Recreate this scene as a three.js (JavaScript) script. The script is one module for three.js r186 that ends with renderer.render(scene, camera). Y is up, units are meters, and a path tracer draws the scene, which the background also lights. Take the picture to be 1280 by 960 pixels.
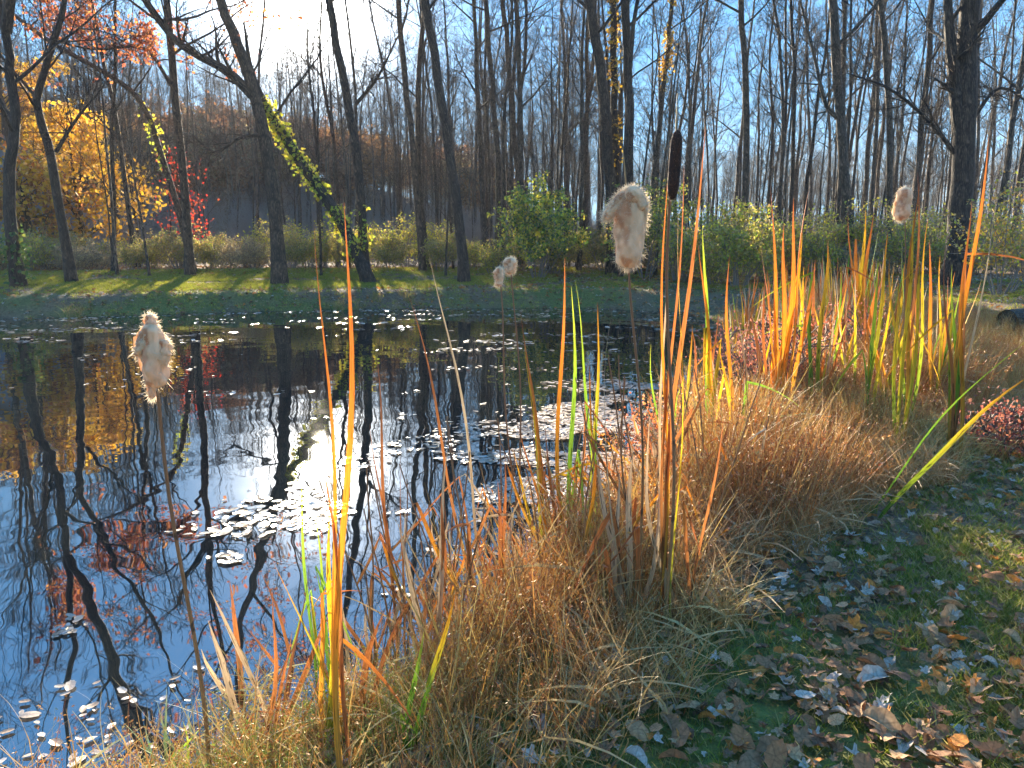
import * as THREE from 'three';
import { mergeGeometries } from 'three/addons/utils/BufferGeometryUtils.js';

// ---------------------------------------------------------------- camera, sky, sun, exposure
const scene = new THREE.Scene();
const EYE = 1.65, FOC = 940, PITCH = 10.6 * Math.PI / 180;
const camera = new THREE.PerspectiveCamera(2 * Math.atan(480 / FOC) * 180 / Math.PI, 4 / 3, 0.05, 900);
camera.position.set(0, EYE, 0);
camera.rotation.set(-PITCH, 0, 0);
camera.updateMatrixWorld();
const renderer = new THREE.WebGLRenderer({ antialias: true });
renderer.toneMapping = THREE.LinearToneMapping;
renderer.toneMappingExposure = 9.6;
renderer.shadowMap.enabled = true;

const SUN_AZ = -14.6 * Math.PI / 180, SUN_EL = 16 * Math.PI / 180;
const sunDir = new THREE.Vector3(Math.sin(SUN_AZ) * Math.cos(SUN_EL), Math.sin(SUN_EL), -Math.cos(SUN_AZ) * Math.cos(SUN_EL));
{
  const W = 1024, H = 512, data = new Float32Array(W * H * 4);
  const zen = [0.016, 0.07, 0.165], hor = [0.033, 0.094, 0.135];
  for (let r = 0; r < H; r++) for (let c = 0; c < W; c++) {
    const el = ((r + 0.5) / H - 0.5) * Math.PI, az = ((c + 0.5) / W - 0.5) * 2 * Math.PI;
    const x = Math.cos(az) * Math.cos(el), y = Math.sin(el), z = Math.sin(az) * Math.cos(el);
    const th = Math.acos(THREE.MathUtils.clamp(x * sunDir.x + y * sunDir.y + z * sunDir.z, -1, 1)) * 180 / Math.PI;
    const k = Math.pow(1 - Math.max(0, y), 3.6);
    const glow = 6 * Math.exp(-th / 1.6) + 0.16 * Math.exp(-th / 5) + 0.007 * Math.exp(-th / 25), o = (r * W + c) * 4;
    for (let i = 0; i < 3; i++) data[o + i] = zen[i] * (1 - k) + hor[i] * k + glow * [1, 0.95, 0.86][i];
    data[o + 3] = 1;
  }
  const sky = new THREE.DataTexture(data, W, H, THREE.RGBAFormat, THREE.FloatType);
  sky.mapping = THREE.EquirectangularReflectionMapping;
  sky.magFilter = THREE.LinearFilter; sky.needsUpdate = true;
  scene.background = sky; scene.environment = sky;
}
const sun = new THREE.DirectionalLight(new THREE.Color(1, 0.87, 0.66), 5);
sun.name = 'sun';
sun.position.copy(sunDir).multiplyScalar(120);
sun.castShadow = true;
sun.shadow.mapSize.set(4096, 4096);
Object.assign(sun.shadow.camera, { left: -60, right: 60, top: 60, bottom: -60, near: 1, far: 300 });
scene.add(sun, sun.target);

// ---------------------------------------------------------------- helpers
const V = (x, y, z) => new THREE.Vector3(x, y, z);
function rng(seed) { let s = seed | 0; return () => { s = (s + 0x6d2b79f5) | 0; let t = Math.imul(s ^ (s >>> 15), 1 | s); t = (t + Math.imul(t ^ (t >>> 7), 61 | t)) ^ t; return ((t ^ (t >>> 14)) >>> 0) / 4294967296; }; }
const R = rng(77);
const rr = (a, b, r = R) => a + (b - a) * r();
const sst = THREE.MathUtils.smoothstep, clamp = THREE.MathUtils.clamp;
function hash2(i, j) { let h = Math.imul(i, 374761393) + Math.imul(j, 668265263); h = Math.imul(h ^ (h >>> 13), 1274126177); return ((h ^ (h >>> 16)) >>> 0) / 4294967296; }
function noise(x, y, wrap = 0) {
  const i = Math.floor(x), j = Math.floor(y), a = x - i, b = y - j, s = a * a * (3 - 2 * a), t = b * b * (3 - 2 * b);
  const m = (k) => (wrap ? ((k % wrap) + wrap) % wrap : k), h = (p, q) => hash2(m(p), m(q));
  return (h(i, j) * (1 - s) + h(i + 1, j) * s) * (1 - t) + (h(i, j + 1) * (1 - s) + h(i + 1, j + 1) * s) * t;
}
const fbm = (x, y, n = 4, wrap = 0) => { let v = 0, a = 0.5, f = 1; for (let k = 0; k < n; k++, a *= 0.5, f *= 2) v += a * noise(x * f + k * 17, y * f + k * 31, wrap ? wrap * f : 0); return v; };
// a direction in the photograph and a distance forward -> a point of the place
function at(px, py, fwd) {
  const dx = (px - 640) / FOC, dy = -(py - 480) / FOC, wy = dy * Math.cos(PITCH) - Math.sin(PITCH), wf = Math.cos(PITCH) + dy * Math.sin(PITCH);
  return V(dx / wf * fwd, EYE + wy / wf * fwd, -fwd);
}
const taken = {};
function numbered(n) { if (!(n in taken)) { taken[n] = 0; return n; } return n + '_' + String(++taken[n]).padStart(3, '0'); }
function tag(o, label, category, group, kind) { if (label) o.userData.label = label; if (category) o.userData.category = category; if (group) o.userData.group = group; if (kind) o.userData.kind = kind; return o; }
function thing(name, label, category, p, group) { const g = new THREE.Group(); g.name = numbered(name); if (p) g.position.copy(p); scene.add(g); return tag(g, label, category, group); }
function part(name, geo, m, parent) { const o = new THREE.Mesh(geo, m); o.name = name; o.castShadow = o.receiveShadow = true; parent.add(o); return o; }
function top(name, geo, m) { const o = new THREE.Mesh(geo, m); o.name = numbered(name); o.castShadow = o.receiveShadow = true; scene.add(o); return o; }
function stuff(name, geo, m, mats, cols, label) {
  const o = new THREE.InstancedMesh(geo, m, mats.length); o.name = numbered(name);
  mats.forEach((x, i) => o.setMatrixAt(i, x));
  if (cols) cols.forEach((c, i) => o.setColorAt(i, c));
  o.castShadow = o.receiveShadow = true; scene.add(o);
  return tag(o, label, null, null, 'stuff');
}
const dummy = new THREE.Object3D();
function mtx(x, y, z, ry, s, rx = 0, rz = 0, sy) { dummy.position.set(x, y, z); dummy.rotation.set(rx, ry, rz, 'YXZ'); dummy.scale.set(s, sy ?? s, s); dummy.updateMatrix(); return dummy.matrix.clone(); }

// collects triangles
class MB {
  constructor(colored = false) { this.p = []; this.n = []; this.u = []; this.i = []; this.c = colored ? [] : null; }
  v(p, n, u, w, c) { this.p.push(p.x, p.y, p.z); this.n.push(n.x, n.y, n.z); this.u.push(u, w); if (this.c) this.c.push(...(c || [1, 1, 1])); return this.p.length / 3 - 1; }
  geo() {
    const g = new THREE.BufferGeometry();
    g.setAttribute('position', new THREE.Float32BufferAttribute(this.p, 3));
    g.setAttribute('normal', new THREE.Float32BufferAttribute(this.n, 3));
    g.setAttribute('uv', new THREE.Float32BufferAttribute(this.u, 2));
    if (this.c) g.setAttribute('color', new THREE.Float32BufferAttribute(this.c, 3));
    g.setIndex(this.i); return g;
  }
  tube(pts, rad, sides, cap = false, c) {
    let side = V(1, 0, 0), len = 0; const T = V(), B = V(), nn = V(), q = V(); let prev = -1;
    for (let k = 0; k < pts.length; k++) {
      T.subVectors(pts[Math.min(k + 1, pts.length - 1)], pts[Math.max(k - 1, 0)]).normalize();
      if (Math.abs(side.dot(T)) > 0.95) side.set(0, 0, 1);
      side.addScaledVector(T, -side.dot(T)).normalize(); B.crossVectors(T, side);
      if (k) len += pts[k].distanceTo(pts[k - 1]);
      const start = this.p.length / 3, circ = 2 * Math.PI * rad[0];
      for (let s = 0; s <= sides; s++) {
        const a = s / sides * Math.PI * 2; nn.copy(side).multiplyScalar(Math.cos(a)).addScaledVector(B, Math.sin(a));
        q.copy(pts[k]).addScaledVector(nn, rad[k]); this.v(q, nn, s / sides * Math.max(0.25, circ), len, c);
      }
      if (prev >= 0) for (let s = 0; s < sides; s++) { const a = prev + s, b = start + s; this.i.push(a, a + 1, b + 1, a, b + 1, b); }
      prev = start;
    }
    if (cap) { const m = this.v(pts[pts.length - 1], T, 0, len, c); for (let s = 0; s < sides; s++) this.i.push(prev + s, prev + s + 1, m); }
  }
  // a long leaf: three points across, folded along the middle
  ribbon(pts, wid, face0, fold = 0.25, c, twist = 0) {
    const face = face0.clone();
    const T = V(), S = V(), N = V(), a = V(), n1 = V(); let prev = -1;
    for (let k = 0; k < pts.length; k++) {
      T.subVectors(pts[Math.min(k + 1, pts.length - 1)], pts[Math.max(k - 1, 0)]).normalize();
      if (twist) face.copy(face0).applyAxisAngle(T, twist * k / (pts.length - 1));
      S.crossVectors(T, face).normalize(); N.crossVectors(S, T).normalize();
      const t = k / (pts.length - 1), start = this.p.length / 3;
      for (let s = -1; s <= 1; s++) {
        a.copy(pts[k]).addScaledVector(S, s * wid[k] / 2).addScaledVector(N, Math.abs(s) * wid[k] * fold);
        n1.copy(N).addScaledVector(S, -s * fold * 1.5).normalize(); this.v(a, n1, (s + 1) / 2, t, c);
      }
      if (prev >= 0) for (let s = 0; s < 2; s++) { const p = prev + s, q = start + s; this.i.push(p, p + 1, q + 1, p, q + 1, q); }
      prev = start;
    }
  }
  // thin flat stem, two points across
  strip(pts, wid, face, c) {
    const T = V(), S = V(), N = V(), a = V(); let prev = -1;
    for (let k = 0; k < pts.length; k++) {
      T.subVectors(pts[Math.min(k + 1, pts.length - 1)], pts[Math.max(k - 1, 0)]).normalize();
      S.crossVectors(T, face).normalize(); N.crossVectors(S, T);
      const start = this.p.length / 3, w = wid * (1 - 0.85 * (k / (pts.length - 1)) ** 2);
      for (const s of [-1, 1]) { a.copy(pts[k]).addScaledVector(S, s * w / 2); this.v(a, N, (s + 1) / 2, k / (pts.length - 1), c); }
      if (prev >= 0) this.i.push(prev, prev + 1, start + 1, prev, start + 1, start);
      prev = start;
    }
  }
  // one small leaf: a bent diamond
  leaf(p, dir, up, L, Wd, c, bend = 0.15) {
    const S = V().crossVectors(dir, up).normalize(), N = V().crossVectors(S, dir).normalize();
    const b = this.v(p, N, 0.5, 0, c);
    const l = this.v(p.clone().addScaledVector(dir, L * 0.45).addScaledVector(S, -Wd / 2).addScaledVector(N, L * bend), N.clone().addScaledVector(S, 0.4).normalize(), 0, 0.5, c);
    const r = this.v(p.clone().addScaledVector(dir, L * 0.45).addScaledVector(S, Wd / 2).addScaledVector(N, L * bend), N.clone().addScaledVector(S, -0.4).normalize(), 1, 0.5, c);
    const t = this.v(p.clone().addScaledVector(dir, L), N, 0.5, 1, c);
    this.i.push(b, r, t, b, t, l);
  }
}
const rdir = (r, up = 0) => V(r() * 2 - 1, r() * 2 - 1 + up, r() * 2 - 1).normalize();

// ---------------------------------------------------------------- materials
function tex(w, h, f, srgb = true, rep = true) {
  const d = new Uint8Array(w * h * 4);
  for (let y = 0; y < h; y++) for (let x = 0; x < w; x++) { const c = f(x, y), o = (y * w + x) * 4; for (let k = 0; k < 3; k++) d[o + k] = clamp(Math.round(c[k] * 255), 0, 255); d[o + 3] = 255; }
  const t = new THREE.DataTexture(d, w, h); t.magFilter = THREE.LinearFilter; t.minFilter = THREE.LinearMipmapLinearFilter;
  if (rep) t.wrapS = t.wrapT = THREE.RepeatWrapping; if (srgb) t.colorSpace = THREE.SRGBColorSpace; t.needsUpdate = true; return t;
}
const lin = (r, g, b) => new THREE.Color().setRGB(r, g, b);
const std = (o) => new THREE.MeshStandardMaterial({ side: THREE.DoubleSide, ...o });
const leafy = (o) => new THREE.MeshPhysicalMaterial({ side: THREE.DoubleSide, roughness: 0.85, transmission: 0.5, thickness: 0, specularIntensity: 0.5, ...o });

const barkTex = tex(256, 512, (x, y) => { const f = fbm(x / 8, y / 42, 4, 32), p = fbm(x / 32 + 9, y / 64, 3, 8), v = 0.34 + 0.5 * f * f * 1.7 + 0.25 * (p - 0.5); return [v, v * 0.95, v * 0.9]; });
const barkBump = tex(256, 512, (x, y) => { const v = fbm(x / 8, y / 42, 4, 32); return [v, v, v]; }, false);
const bark = (c, s = 1) => std({ map: barkTex, bumpMap: barkBump, bumpScale: 0.05 * s, color: c, roughness: 0.9 });
const M = {};
M.barkGrey = bark(lin(0.33, 0.27, 0.215)); M.barkDark = bark(lin(0.19, 0.148, 0.118)); M.barkBrown = bark(lin(0.31, 0.215, 0.15));
M.barkPale = bark(lin(0.34, 0.29, 0.245));
M.twig = std({ color: lin(0.12, 0.09, 0.075), roughness: 0.85 });
M.twigGrey = std({ color: lin(0.19, 0.16, 0.14), roughness: 0.85 });
M.leafVC = leafy({ vertexColors: true });
M.grassVC = leafy({ vertexColors: true, transmission: 0.5 });
M.straw = leafy({ vertexColors: true, transmission: 0.42, roughness: 0.7 });
// streaked blades, colour from base to tip as on the plants
function bladeTex(stops, seed, dirt = 0.45) {
  return tex(32, 256, (x, y) => {
    const t = clamp(y / 255 + (fbm(x / 5 + seed, y / 60, 3) - 0.45) * 0.35, 0, 0.999) * (stops.length - 1), i = Math.floor(t), f = t - i;
    const s = 0.82 + 0.3 * noise(x / 1.6 + seed * 3, y / 90) + 0.1 * noise(x / 3, y / 5 + seed), spot = fbm(x / 7 + seed * 7, y / 14, 3) > 0.62 ? 1 - dirt : 1;
    return [0, 1, 2].map((k) => (stops[i][k] * (1 - f) + stops[i + 1][k] * f) / 255 * s * spot);
  }, true, false);
}
const blade = (stops, seed, o) => leafy({ map: bladeTex(stops, seed), roughness: 0.75, transmission: 0.48, specularIntensity: 0.3, ...o });
M.bOrange = blade([[150, 115, 60], [205, 150, 50], [222, 140, 42], [205, 115, 45], [160, 95, 58]], 1);
M.bYellow = blade([[120, 130, 40], [200, 180, 45], [228, 178, 40], [225, 150, 40]], 2);
M.bGreen = blade([[80, 110, 40], [110, 150, 45], [140, 175, 50], [190, 185, 60]], 3);
M.bMixed = blade([[90, 120, 45], [150, 165, 45], [215, 175, 45], [220, 130, 38]], 4);
M.bBrown = blade([[120, 85, 50], [170, 110, 60], [175, 105, 55], [150, 92, 60]], 5);
M.bTan = blade([[140, 115, 80], [190, 160, 120], [200, 172, 135], [185, 155, 120]], 6, { transmission: 0.35 });
M.bBlue = blade([[70, 95, 60], [100, 130, 90], [130, 155, 115], [190, 195, 165]], 7, { roughness: 0.45 });
M.stalk = std({ map: bladeTex([[130, 105, 65], [150, 110, 65], [140, 95, 55], [125, 85, 55]], 8), roughness: 0.7 });
M.headDark = std({ map: tex(64, 64, (x, y) => { const v = 0.5 + 0.6 * hash2(x, y); return [0.27 * v, 0.15 * v, 0.08 * v]; }), roughness: 0.95, bumpMap: tex(64, 64, (x, y) => { const v = hash2(x, y); return [v, v, v]; }, false), bumpScale: 0.003 });
M.fluff = leafy({ map: tex(128, 128, (x, y) => { const v = 0.85 + 0.35 * fbm(x / 10, y / 16, 4), b = fbm(x / 25 + 7, y / 25, 3) ; const k = sst(b, 0.46, 0.62) * 0.24; return [(0.95 * v - 0.1 * b) * (1 - k * 0.6), (0.82 * v - 0.16 * b) * (1 - k), (0.66 * v - 0.17 * b) * (1 - k * 1.2)]; }), roughness: 1, transmission: 0.2 });
M.fuzz = leafy({ color: lin(0.72, 0.6, 0.44), roughness: 1, transmission: 0.6 });

// ---------------------------------------------------------------- the lie of the land
const POND = [[-1.7, 2.4], [-3.2, 1.2], [-7, -1.5], [-15, -4], [-30, -3], [-42, 5], [-38, 12], [-26, 16], [-13.6, 19.9], [-8, 22], [-2, 23.4], [2, 23.4], [4.8, 22], [5.4, 19], [4.9, 15], [4.0, 12], [2.7, 9], [1.5, 6.6], [0.45, 4.7], [-0.5, 3.4]];
const WATER = -0.35;
function shore(x, f) {   // metres outside the shoreline, negative over water
  let best = 1e9, inside = false;
  for (let i = 0, j = POND.length - 1; i < POND.length; j = i++) {
    const [ax, ay] = POND[j], [bx, by] = POND[i], dx = bx - ax, dy = by - ay, t = clamp(((x - ax) * dx + (f - ay) * dy) / (dx * dx + dy * dy), 0, 1);
    best = Math.min(best, (x - ax - t * dx) ** 2 + (f - ay - t * dy) ** 2);
    if ((ay > f) !== (by > f) && x < (dx * (f - ay)) / dy + ax) inside = !inside;
  }
  return (inside ? -1 : 1) * Math.sqrt(best);
}
function height(x, f, s = shore(x, f)) {
  const w = (fbm(x * 0.8 + 50, f * 0.8 + 50, 3) - 0.45);
  s += w * 0.5 * sst(Math.abs(s), 0, 2);
  if (s < 0) return WATER - 0.06 + Math.max(-0.9, s * 0.4);
  const near = WATER - 0.06 + 0.41 * sst(s, 0, 0.9) + 0.02 * w;
  const far = WATER - 0.06 + 0.56 * sst(s, 0, 1.5) + 0.055 * clamp(s - 1, 0, 8) + 0.008 * Math.max(0, s - 9) + 0.06 * w;
  const k = sst(f + Math.max(0, -x - 8) * 0.6, 9, 18);
  let h = near * (1 - k) + far * k;
  h += 10.5 * sst(f, 52, 118) * sst(-x, -22, 38) + (fbm(x * 0.03, f * 0.03, 3) - 0.45) * 3 * sst(f, 45, 110);
  return h;
}
const onLand = (x, f, dy = 0) => V(x, height(x, f) + dy, -f);

{ // ground: one sheet, fine round the pond and coarse towards the horizon
  const N = 400, kx = 4.4, geo = new THREE.PlaneGeometry(1, 1, N, N), p = geo.attributes.position, uv = geo.attributes.uv, col = new Float32Array(p.count * 3);
  const map1 = (u, c, half) => c + half * Math.sinh(kx * u) / Math.sinh(kx);
  for (let j = 0; j <= N; j++) for (let i = 0; i <= N; i++) {
    const k = j * (N + 1) + i, x = map1(i / N * 2 - 1, -2, 300), f = map1(j / N * 2 - 1, 9, 320), s = shore(x, f);
    p.setXYZ(k, x, height(x, f, s), -f); uv.setXY(k, x, f);
    const n = fbm(x * 0.5 + 3, f * 0.5, 4), n2 = fbm(x * 1.7, f * 1.7 + 40, 3);
    const soil = [0.17, 0.115, 0.065], grass = [0.135, 0.145, 0.03], litter = [0.2, 0.13, 0.075], mud = [0.03, 0.026, 0.02];
    let c = soil.map((v, q) => v + (grass[q] - v) * sst(n + 0.3 * n2, 0.45, 0.7));
    const forest = sst(s + n * 2, 8.5, 10.5) * sst(f, 12, 16);
    c = c.map((v, q) => v + (litter[q] - v) * Math.max(forest, 0.0));
    const bank = sst(s, 0.1, 0.4) * sst(s, 2.6, 1.5) * sst(f, 12, 16) * sst(n2, 0.2, 0.42); c = c.map((v, q) => v + ([0.17, 0.1, 0.055][q] - v) * bank);
    if (s < 0.2) c = mud;
    col.set(c, k * 3);
  }
  const idx = geo.index.array; for (let i = 0; i < idx.length; i += 3) { const t = idx[i]; idx[i] = idx[i + 1]; idx[i + 1] = t; }
  geo.setAttribute('color', new THREE.BufferAttribute(col, 3)); geo.computeVertexNormals();
  const grain = tex(512, 512, (x, y) => { const v = 0.55 + 0.6 * fbm(x / 16, y / 16, 5, 32), w = hash2(x, y) * 0.25; return [v + w, v + w * 0.9, v + w * 0.8]; });
  const gb = tex(512, 512, (x, y) => { const v = fbm(x / 12.8, y / 12.8, 5, 40); return [v, v, v]; }, false);
  for (const t of [grain, gb]) t.repeat.set(0.7, 0.7);
  tag(top('ground', geo, std({ vertexColors: true, map: grain, bumpMap: gb, bumpScale: 0.06, roughness: 1 })), 'leafy earth and grass banks round the pond', null, null, 'structure');
}
{ // pond water with small ripples
  const S = 512, d = new Float32Array(S * S * 4), waves = [], r = rng(5);
  for (let k = 0; k < 46; k++) { const a = rr(-1.1, 1.1, r) + (r() < 0.5 ? 0 : Math.PI), n = Math.round(3 + 34 * r() * r()), kx = Math.round(Math.sin(a) * n), ky = Math.round(Math.cos(a) * n) || 1; waves.push([kx, ky, 1 / Math.pow(Math.hypot(kx, ky), 0.55), r() * 6.28]); }
  for (let y = 0; y < S; y++) for (let x = 0; x < S; x++) {
    let sx = 0, sy = 0; for (const [kx, ky, am, ph] of waves) { const c = Math.cos((kx * x + ky * y) / S * 2 * Math.PI + ph) * am / Math.hypot(kx, ky); sx += c * kx; sy += c * ky; }
    const l = Math.hypot(sx, sy, 1), o = (y * S + x) * 4; d[o] = 0.5 - sx / l / 2; d[o + 1] = 0.5 - sy / l / 2; d[o + 2] = 0.5 + 0.5 / l; d[o + 3] = 1;
  }
  const nm = new THREE.DataTexture(d, S, S, THREE.RGBAFormat, THREE.FloatType); nm.wrapS = nm.wrapT = THREE.RepeatWrapping; nm.magFilter = THREE.LinearFilter; nm.needsUpdate = true;
  const g = new THREE.PlaneGeometry(52, 32, 1, 1); g.rotateX(-Math.PI / 2);
  const uv = g.attributes.uv, p = g.attributes.position; for (let i = 0; i < 4; i++) uv.setXY(i, p.getX(i) / 5.3, -p.getZ(i) / 5.3);
  const w = top('pond_water', g, new THREE.MeshPhysicalMaterial({ color: lin(0.006, 0.009, 0.010), roughness: 0.015, ior: 2.3, specularIntensity: 2, normalMap: nm, normalScale: new THREE.Vector2(0.003, 0.003) }));
  w.position.set(-18.4, WATER, -9.6);
  tag(w, 'still dark pond water mirroring trees and blue sky', null, null, 'structure');
}

// ---------------------------------------------------------------- trees
// grows one branch with its side branches; out[level] collects tubes, tips collects twig ends
function grow(out, p, dir, len, r0, level, o, tips) {
  const n = [0, 8, 5, 3, 2][level], pts = [p.clone()], rad = [r0], d = dir.clone(), q = p.clone(), rnd = o.rnd;
  const wob = [0, 0.16, 0.26, 0.3, 0.3][level] * (o.wobble ?? 1);
  for (let k = 1; k <= n; k++) {
    d.x += (rnd() - 0.5) * 2 * wob; d.y += (rnd() - 0.5) * 2 * wob + (o.lift ?? 0.06); d.z += (rnd() - 0.5) * 2 * wob; d.normalize();
    q.addScaledVector(d, len / n); pts.push(q.clone()); rad.push(Math.max(0.0065, r0 * (1 - 0.85 * k / n)));
  }
  out(level).tube(pts, rad, [0, 6, 4, 3, 3][level], false);
  if (level >= o.levels) { tips.push([q.clone(), d.clone()]); if (level === o.levels) tips.push([pts[1].clone(), d.clone()]); return; }
  const kids = o.kids[level];
  for (let c = 0; c < kids; c++) {
    const t = 0.22 + 0.76 * (c + rnd()) / kids, i = Math.min(n - 1, Math.floor(t * n)), f = t * n - i;
    const b = pts[i].clone().lerp(pts[i + 1], f), ax = pts[i + 1].clone().sub(pts[i]).normalize(), sd = rdir(rnd); sd.addScaledVector(ax, -sd.dot(ax)).normalize();
    const nd = ax.multiplyScalar(0.75).addScaledVector(sd, 0.75).add(V(0, 0.1, 0)).normalize();
    grow(out, b, nd, len * (0.62 - 0.3 * t) * rr(0.7, 1.25, rnd), Math.max(0.005, rad[i] * 0.55), level + 1, o, tips);
  }
}
// spine: [x, y, z, radius] points relative to the base; returns geometries
function makeTree(spine, opt) {
  const o = { rnd: rng(opt.seed), levels: 4, kids: [0, 6, 5, 4], limbs: 12, from: 0.4, reach: 0.28, ...opt };
  const H = spine[spine.length - 1][1], curve = new THREE.CatmullRomCurve3(spine.map((s) => V(s[0], s[1], s[2]))), n = opt.segs ?? 18, tr = new MB(), pts = [], rad = [];
  for (let k = 0; k <= n; k++) {
    const t = k / n, q = curve.getPoint(t), u = t * (spine.length - 1), i = Math.min(spine.length - 2, Math.floor(u));
    q.x += (noise(k * 0.7 + opt.seed, 1) - 0.5) * 0.007 * H; q.z += (noise(k * 0.7 + opt.seed, 9) - 0.5) * 0.007 * H; if (!k) q.y -= 0.3;
    pts.push(q); rad.push(THREE.MathUtils.lerp(spine[i][3], spine[i + 1][3], u - i) * (k === 0 ? 1.5 : k === 1 ? 1.12 : 1));
  }
  tr.tube(pts, rad, opt.sides ?? 9);
  const limbGeos = [], tips = [], whole = new MB(); let cur = whole;
  const out = () => cur;
  for (let l = 0; l < o.limbs; l++) {
    const t = o.from + (0.99 - o.from) * (l + o.rnd()) / o.limbs, i = Math.min(n - 1, Math.floor(t * n)), b = pts[i].clone().lerp(pts[i + 1], t * n - i);
    const a = l * 2.4 + o.rnd() * 1.4, dir = V(Math.cos(a), rr(0.35, 1.1, o.rnd) * (o.steep ?? 1), Math.sin(a)).normalize();
    if (o.split) cur = new MB();
    grow(out, b, dir, H * o.reach * (1.15 - 0.6 * t) * rr(0.7, 1.3, o.rnd), Math.max(0.012, rad[i] * rr(0.3, 0.5, o.rnd)), 1, o, tips);
    if (o.split) limbGeos.push(cur.geo());
  }
  for (const b of o.boughs ?? []) {   // boughs seen in the photograph: points with radii at both ends
    cur = new MB(); const c = new THREE.CatmullRomCurve3(b.pts.map((v) => V(...v))), bp = c.getPoints(10), br = bp.map((_, k) => THREE.MathUtils.lerp(b.r, b.r * 0.3, k / 10));
    cur.tube(bp, br, 7);
    for (let k = 2; k <= 10; k++) for (let e = 0; e < (b.kids ?? 2); e++) { const ax = bp[k].clone().sub(bp[k - 1]).normalize(), sd = rdir(o.rnd, 0.2); grow(out, bp[k], ax.multiplyScalar(0.6).addScaledVector(sd, 0.8).normalize(), (b.len ?? 2) * rr(0.5, 1.2, o.rnd), br[k] * 0.5, 2, o, tips); }
    limbGeos.push(cur.geo());
  }
  return { trunk: tr.geo(), limbs: limbGeos, crown: o.split ? null : whole.geo(), tips, pts, rad };
}
function leavesAt(tips, cols, count, size, r, spread = 0.35, keep = null) {
  const mb = new MB(true);
  for (const [p, d] of tips) { if (keep && !keep(p)) continue; for (let k = 0; k < count; k++) {
    const c = cols[Math.floor(r() * cols.length)], s = rr(0.75, 1.25, r), q = p.clone().add(rdir(r).multiplyScalar(spread * r()));
    mb.leaf(q, rdir(r, -0.5), rdir(r), size * rr(0.7, 1.3, r), size * 0.75, c.map((v) => v * s));
  } }
  return mb.geo();
}
const RED = [[0.48, 0.13, 0.05], [0.52, 0.19, 0.06], [0.36, 0.12, 0.06], [0.56, 0.26, 0.08], [0.34, 0.1, 0.06]], YEL = [[0.72, 0.43, 0.03], [0.75, 0.5, 0.06], [0.65, 0.34, 0.03], [0.7, 0.4, 0.1]];
const ORA = [[0.5, 0.2, 0.05], [0.55, 0.28, 0.08], [0.4, 0.16, 0.06]], LIME = [[0.5, 0.5, 0.05], [0.58, 0.52, 0.06], [0.36, 0.42, 0.05], [0.6, 0.46, 0.06]], OLIVE = [[0.34, 0.3, 0.07], [0.42, 0.34, 0.1], [0.26, 0.27, 0.06], [0.5, 0.42, 0.14], [0.4, 0.26, 0.1]], DGREEN = [[0.09, 0.17, 0.04], [0.14, 0.22, 0.05], [0.07, 0.13, 0.04], [0.25, 0.27, 0.05]];

// trees one can pick out; spine given by where the trunk stands in the photograph, its real distance and its height
function heroTree(o) {
  const b = at(o.px[0][0], o.px[0][1], o.d), base = onLand(b.x, o.d, 0);
  o.r *= 0.76; const spine = [[0, 0, 0, o.r]];
  for (let k = 1; k < o.px.length; k++) { const q = at(o.px[k][0], o.px[k][1], o.d + (o.dz ?? 0) * k).sub(base); spine.push([q.x, q.y, q.z, o.r * (1 - 0.12 * k)]); }
  const L = spine[spine.length - 1], P = spine[spine.length - 2], k = Math.max(0.01, L[1] - P[1]), up = o.h - L[1];
  spine.push([L[0] + (L[0] - P[0]) / k * up * 0.4, L[1] + up * 0.5, L[2] + rr(-0.6, 0.6), L[3] * 0.62], [L[0] + (L[0] - P[0]) / k * up * 0.55, o.h, L[2] + rr(-1, 1), 0.03]);
  const boughs = (o.boughs ?? []).map((g) => ({ ...g, pts: g.px.map((q) => { const v = at(q[0], q[1], q[2] ?? o.d).sub(base); return [v.x, v.y, v.z]; }) }));
  const t = makeTree(spine, { split: true, limbs: 11, segs: 24, sides: 12, ...o, boughs });
  const g = thing(o.name ?? 'bare_tree', o.label, 'tree', base, o.group);
  part('trunk', t.trunk, o.mat ?? M.barkGrey, g);
  for (const l of t.limbs) part('limb', l, o.mat ?? M.barkGrey, g);
  if (o.leaves) part('foliage', leavesAt(t.tips, o.leaves, o.leafCount ?? 2, o.leafSize ?? 0.14, rng(o.seed + 1), 0.45, o.keep), M.leafVC, g);
  if (o.collar) { const q = t.pts[o.collar[0]], mb = new MB(); mb.tube([q.clone().add(V(0, -0.08, 0)), q.clone().add(V(0, 0.1, 0))], [t.rad[o.collar[0]] * 1.12, t.rad[o.collar[0]] * 1.1], 12); part('trunk_band', mb.geo(), std({ color: lin(0.5, 0.5, 0.48), roughness: 0.6 }), g); }
  if (o.vine) {
    const r = rng(o.seed + 9), mb = new MB(true), [k0, k1, dens, cols] = o.vine;
    for (let k = k0; k < k1; k += 0.02) if (fbm(k * 2.6 + o.seed, 0.5, 2) > 0.36) for (let e = 0; e < dens; e++) {
      const i = Math.floor(k), p = t.pts[i].clone().lerp(t.pts[i + 1], k - i), c = cols[Math.floor(r() * cols.length)];
      mb.leaf(p.add(rdir(r).multiplyScalar(t.rad[i] * 1.05 + 0.34 * r() * r())), rdir(r, -0.4), rdir(r), rr(0.1, 0.17, r), 0.12, c);
    }
    const vg = top('climbing_vine', mb.geo(), M.leafVC); vg.position.copy(base);
    tag(vg, o.vineLabel, 'vine', null);
  }
  return g;
}
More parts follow.
